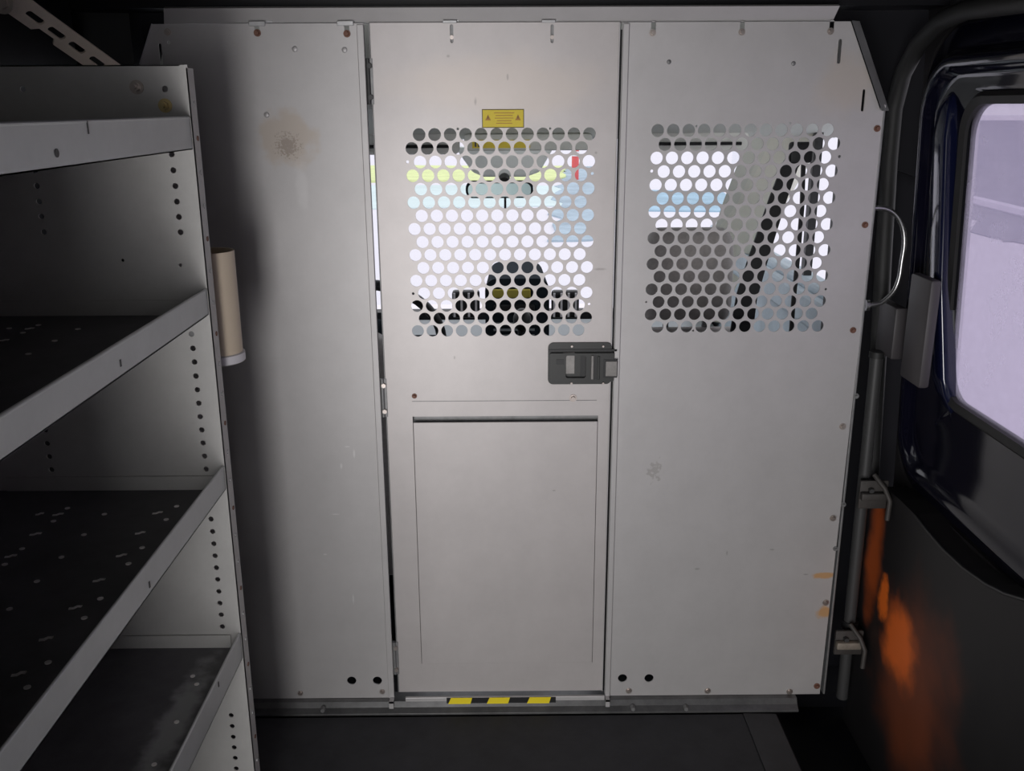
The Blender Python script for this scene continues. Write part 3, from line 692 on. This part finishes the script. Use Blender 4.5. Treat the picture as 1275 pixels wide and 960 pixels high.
q = PY(640, 383, .995); MB().box((q.x - .06, .99, q.z - .012), (q.x + .06, 1.0, q.z + .008), .004).build('radio', black_m, db)
for k in range(4):
    MB().box((q.x - .06, .988, q.z - .05 - k * .018), (q.x + .06, .992, q.z - .044 - k * .018)).build('control_row', dash_l, db)
for px in (580, 704):
    q = PY(px, 375, 1.0); v = MB().box((q.x - .04, .995, q.z - .05), (q.x + .04, 1.03, q.z + .03), .008).build('air_vent', black_m, db)
    for k in range(4):
        MB().box((q.x - .036 + k * .021, .99, q.z - .045), (q.x - .030 + k * .021, .996, q.z + .025)).build('vent_slat', white_pl, v)
# gear selector
gs = thing('gear_lever', 'black gear lever standing below the centre stack behind the door mesh', 'lever', (PY(650, 400, .75).x, .75, .25))
q = PY(650, 398, .75)
MB().tube([(q.x, .80, -.04), (q.x, .78, q.z - .06), (q.x, .75, q.z)], .012, 10).build('stalk', black_m, gs, True); MB().ball((q.x, .75, q.z), .024, 1, 1, 1.3).build('knob', black_m, gs, True)
# steering wheel
swc = Vector((-.36, .80, .60))
sw_ = thing('steering_wheel', 'dark steering wheel whose rim shows at the lower left of the door mesh', 'steering wheel', swc)
tilt = math.radians(28); R_ = .185
def rim(a, r): return swc + Vector((r * math.cos(a), -r * math.sin(a) * math.sin(tilt) * -1 * -1, r * math.sin(a) * math.cos(tilt)))
pts = [rim(2 * PI * k / 40, R_) for k in range(40)]
b = MB(); rings = []
for k in range(40):
    a_ = 2 * PI * k / 40; c = rim(a_, R_); u = (c - swc).normalized(); n_ = (rim(0, 1) - swc).cross(rim(PI / 2, 1) - swc).normalized()
    rings.append([c + u * (.014 * math.cos(2 * PI * j / 10)) + n_ * (.014 * math.sin(2 * PI * j / 10)) for j in range(10)])
b.loft(rings, cap=False, close=True).build('rim', black_m, sw_, True)
MB().ball(swc, .06, 1.1, .5, .9).build('hub', dash_m, sw_, True)
for a_ in (0, PI, 1.5 * PI):
    MB().tube([swc, rim(a_, R_)], .016, 8, flat=.008).build('spoke', dash_m, sw_, True)
MB().cyl(swc, swc + Vector((0, .20, -.04)), .03).build('column', dash_m, sw_, True)
# seats
def seat(xc, label):
    t = thing('cab_seat', label, 'seat', (xc, .45, -.04), 'cab seats')
    x0, x1 = xc - .235, xc + .235
    zt2 = PY(860, 288, .37).z
    def ring(z, y0, y1, w_, r):
        return [Vector((p[0], p[1], z)) for p in rrect(xc - w_, y0, xc + w_, y1, r, 5)]
    hz0, hz1 = PY(860, 401, .38).z, zt2
    zb2 = hz0 - .02
    rings = []
    for k, w_, th in ((0, .19, .15), (.25, .205, .15), (.6, .205, .13), (.85, .19, .11), (.95, .165, .09), (1, .13, .05)):
        z = .22 + (zb2 - .22) * k; y0 = .28 + .06 * k + (.15 - th) * .3
        rings.append(ring(z, y0, y0 + th, w_, min(.03, th * .4)))
    MB().loft(rings).build('backrest', seat_m, t, True, angle=70)
    hw = (PY(916, 350, .37).x - PY(806, 350, .37).x) / 2
    rings = [ring(hz0 + (hz1 - hz0) * k, .37 + d_, .47 - d_, hw * w_, .03 if d_ < .02 else .02) for k, w_, d_ in ((0, .90, .02), (.05, .97, .006), (.2, 1, 0), (.7, .99, 0), (.9, .95, .004), (.97, .88, .014), (1, .78, .028))]
    MB().loft(rings).build('headrest', seat_m, t, True, angle=70)
    for s_ in (-1, 1):
        MB().cyl((xc + s_ * .045, .42, zb2 - .06), (xc + s_ * .045, .42, hz0 + .02), .007).build('headrest_post', chrome, t, True)
    MB().box((xc - .21, .30, .13), (xc + .21, .80, .27), .04).build('cushion', seat_m, t, True)
    MB().box((xc - .19, .33, -.04), (xc + .19, .74, .14), .01).build('seat_base', black_m, t)
    return t
sxp = PY(861, 350, .37).x
seat(sxp, 'grey fabric passenger seat seen through the right panel mesh')
seat(-sxp - .02, 'grey fabric driver seat hidden behind the plain left panel')
# seat belt on the right pillar
blt = thing('seat_belt', 'black seat belt slanting down beside the passenger seat', 'belt', PY(996, 195, .20))
def strap(pts, w0, w1, m, nm, par, th=.006):
    rings = []
    n = len(pts)
    for i, p in enumerate(pts):
        t = (pts[min(i + 1, n - 1)] - pts[max(i - 1, 0)]).normalized(); side = t.cross(Vector((0, 1, 0))).normalized(); w_ = (w0 + (w1 - w0) * i / (n - 1)) / 2
        rings.append([p - side * w_, p - side * w_ + Vector((0, th, 0)), p + side * w_ + Vector((0, th, 0)), p + side * w_])
    return MB().loft(rings).build(nm, m, par)
path = [PY(px, py, .19) for px, py in ((1000, 186), (985, 205), (970, 245), (955, 290), (942, 330), (930, 370), (924, 410), (920, 470))]
path += [Vector((path[-1].x, .20, .25)), Vector((path[-1].x, .21, -.035))]
strap(path, .028, .055, belt_m, 'webbing', blt)
q = PY(998, 190, .19); MB().box((q.x - .022, .185, q.z - .02), (q.x + .022, .21, q.z + .02), .006).build('belt_guide', belt_m, blt, True)
path = [PY(px, py, .20) for px, py in ((1001, 200), (999, 260), (994, 320), (988, 380), (984, 440))]
strap(path, .008, .008, belt_m, 'retractor_strap', blt)
# rear-view mirror, sensor housing, visors, overhead console
YM = .72
def pxpoly(pts, Y): return [(PY(u, v, Y).x, PY(u, v, Y).z) for u, v in pts]
sh_ = thing('sensor_housing', 'grey tapered housing at the top of the windscreen above the mirror', 'housing', PY(625, 190, YM + .06))
pl = pxpoly(((566, 183), (690, 183), (672, 214), (655, 220), (602, 220), (588, 214)), YM + .05)
MB().loft([[Vector((x, YM + .04, z)) for x, z in pl], [Vector((x * .96, YM + .09, z)) for x, z in pl]]).build('cover', housing_m, sh_, bevel=.006)
mr = thing('rear_view_mirror', 'rear-view mirror with painted teal-grey reflection seen through the door mesh', 'mirror', PY(622, 235, YM))
pm = rrect(PY(580, 246, YM).x, PY(580, 247, YM).z, PY(664, 225, YM).x, PY(664, 225, YM).z, .018)
MB().loft([[Vector((x, YM - .002, z)) for x, z in pm], [Vector((x, YM + .02, z)) for x, z in pm]]).build('shell', dash_m, mr, bevel=.004)
pm2 = rrect(PY(583, 245, YM).x, PY(583, 245, YM).z, PY(661, 228, YM).x, PY(661, 228, YM).z, .014)
MB().loft([[Vector((x, YM - .005, z)) for x, z in pm2], [Vector((x, YM - .0015, z)) for x, z in pm2]]).build('mirror_glass', mirror_m, mr)
q = PY(628, 228, YM); MB().cyl((q.x, YM + .01, q.z), (q.x, YM + .06, PY(628, 221, YM).z), .014).build('stem', black_m, mr, True)
q = PY(629, 246, YM); MB().tube([(q.x, YM + .005, q.z), (q.x, YM + .005, q.z - .028)], .003, 8).build('cord', black_m, mr)
def visor(px0, px1, y0, y1, label):
    Yv = .66; a0 = PY(px0, y1, Yv); b0 = PY(px1, y0, Yv)
    t = thing('sun_visor', label, 'visor', ((a0.x + b0.x) / 2, Yv, b0.z), 'sun visors')
    pv = rrect(a0.x, a0.z, b0.x, b0.z, .015)
    MB().loft([[Vector((x, Yv, z)) for x, z in pv], [Vector((x, Yv + .018, z)) for x, z in pv]]).build('flap', visor_m, t, bevel=.004)
    MB().cyl(((a0.x + b0.x) / 2, Yv + .010, b0.z - .02), ((a0.x + b0.x) / 2, Yv + .010, b0.z + .06), .010).build('pivot_arm', visor_m, t, True)
    MB().tube([(a0.x + .02, Yv - .004, PY(px0, y0 + (y1 - y0) * .62, Yv).z), (b0.x - .02, Yv - .004, PY(px0, y0 + (y1 - y0) * .62, Yv).z)], .004, 8).build('rod', black_m, t)
visor(438, 572, 166, 193, 'grey sun visor folded at the left end of the windscreen')
visor(800, 934, 163, 189, 'grey sun visor folded above the passenger seat')
oc = thing('overhead_console', 'grey overhead strip with a yellow sticker at the windscreen top', 'console', PY(630, 178, .64))
a0 = PY(578, 188, .64); b0 = PY(738, 166, .64)
MB().box((a0.x, .64, a0.z), (b0.x, .70, b0.z), .008).build('shell', headliner, oc, True)
a0 = PY(588, 184.5, .638); b0 = PY(660, 174, .638)
MB().box((a0.x, .636, a0.z), (b0.x, .6405, b0.z)).build('yellow_sticker', yellow, oc)
for k in (0, 1):
    MB().box((a0.x + .006 + k * .008, .6345, a0.z + .003), (a0.x + .010 + k * .010, .6365, b0.z - .003)).build('sticker_mark', black_m, oc)

# ------------------------------------------------------------------ OUTSIDE
GZ = -.60
gm = mat('snowy_ground', (.80, .775, .83), .9)
nt = gm.node_tree
g = MB().box((-120, -30, GZ - .3), (120, 160, GZ)).build('ground', gm); tag(g, kind='structure')
road = mat('grey_lot', (.36, .35, .43), .9, noise=(.7, .12))
cyanm = mat('pale_wet_concrete', (.68, .80, .80), .9, noise=(.5, .1))
grass = mat('dry_grass', (.74, .82, .40), .95, noise=(2, .15))
bluem = mat('blue_paint_ground', (.34, .50, .62), .8, noise=(1, .3))
def blob(name, pts, m, h):
    r_ = random.Random(len(pts)); out = []
    n = len(pts)
    for i in range(n):
        p, q = Vector((*pts[i], 0)), Vector((*pts[(i + 1) % n], 0)); k = max(2, int((q - p).length / .8))
        for j in range(min(k, 60)):
            t = j / min(k, 60); v = p.lerp(q, t); jit = .15
            out.append((v.x + r_.uniform(-jit, jit), v.y + r_.uniform(-jit, jit)))
    return plate(name, out, [], h, (0, 0, GZ + h / 2), (1, 0, 0), (0, 1, 0), m)
def gpt(px, py): p = PZ(px, py, GZ); return (p.x, p.y)
ln = blob('ground_lot', [gpt(1178, 256), gpt(1196, 266), gpt(1212, 283), gpt(1226, 296), gpt(1250, 300), gpt(1285, 307), gpt(1340, 312), gpt(1340, 150), gpt(1150, 150)], road, .02); tag(ln, kind='structure')
ln = blob('ground_concrete', [gpt(440, 262), gpt(660, 258), gpt(760, 255), gpt(740, 232), gpt(400, 232)], cyanm, .02); tag(ln, kind='structure')
gg = blob('grass', [gpt(380, 228), gpt(700, 226), gpt(700, 209), gpt(380, 208)], grass, .06); tag(gg, 'strip of yellow-green grass beyond the windscreen', 'grass', kind='stuff')
bl2 = blob('ground_marking', [gpt(770, 262), gpt(905, 264), gpt(905, 240), gpt(790, 238)], bluem, .025); tag(bl2, kind='structure')
bl3 = blob('ground_marking', [gpt(688, 300), gpt(748, 300), gpt(748, 208), gpt(700, 208)], mat('grey_blue_ground', (.40, .50, .58), .8, noise=(1.5, .25)), .03); tag(bl3, kind='structure')
kl = MB().tube([PZ(1190, 249, GZ) + Vector((0, 0, .05)), PZ(1300, 277, GZ) + Vector((0, 0, .05))], .11, 8).build('kerb', mat('pale_kerb', (.80, .78, .86), .9)); tag(kl, 'pale kerb line seen through the fogged side window', 'kerb', kind='structure')
rpst = thing('marker_post', 'red marker post outside beyond the windscreen', 'post', Vector((*gpt(716, 225), GZ)))
p = Vector((*gpt(716, 225), GZ)); MB().cyl(p, p + Vector((0, 0, .9)), .09, seg=14).build('post', mat('red_paint', (.75, .12, .12), .6), rpst, True)
MB().cyl(p + Vector((0, 0, .6)), p + Vector((0, 0, .72)), .094, seg=14).build('band', white_pl, rpst, True)

# ------------------------------------------------------------------ LIGHT
w = bpy.data.worlds.new('world'); S.world = w; w.use_nodes = True
w.node_tree.nodes['Background'].inputs[0].default_value = (.97, .96, 1.0, 1); w.node_tree.nodes['Background'].inputs[1].default_value = 1.25
L = bpy.data.lights.new('rear_doorway_daylight', 'AREA'); L.shape = 'RECTANGLE'; L.size = .74; L.size_y = 1.05; L.energy = 30; L.color = (1, .985, .98)
lo = bpy.data.objects.new('rear_doorway_daylight', L); COL.objects.link(lo); lo.location = (-.43, -2.58, .58); lo.rotation_euler = (PI / 2, 0, 0)
S.view_settings.view_transform = 'Standard'; S.view_settings.look = 'None'; S.view_settings.exposure = 0; S.view_settings.gamma = 1
S.view_settings.use_curve_mapping = False
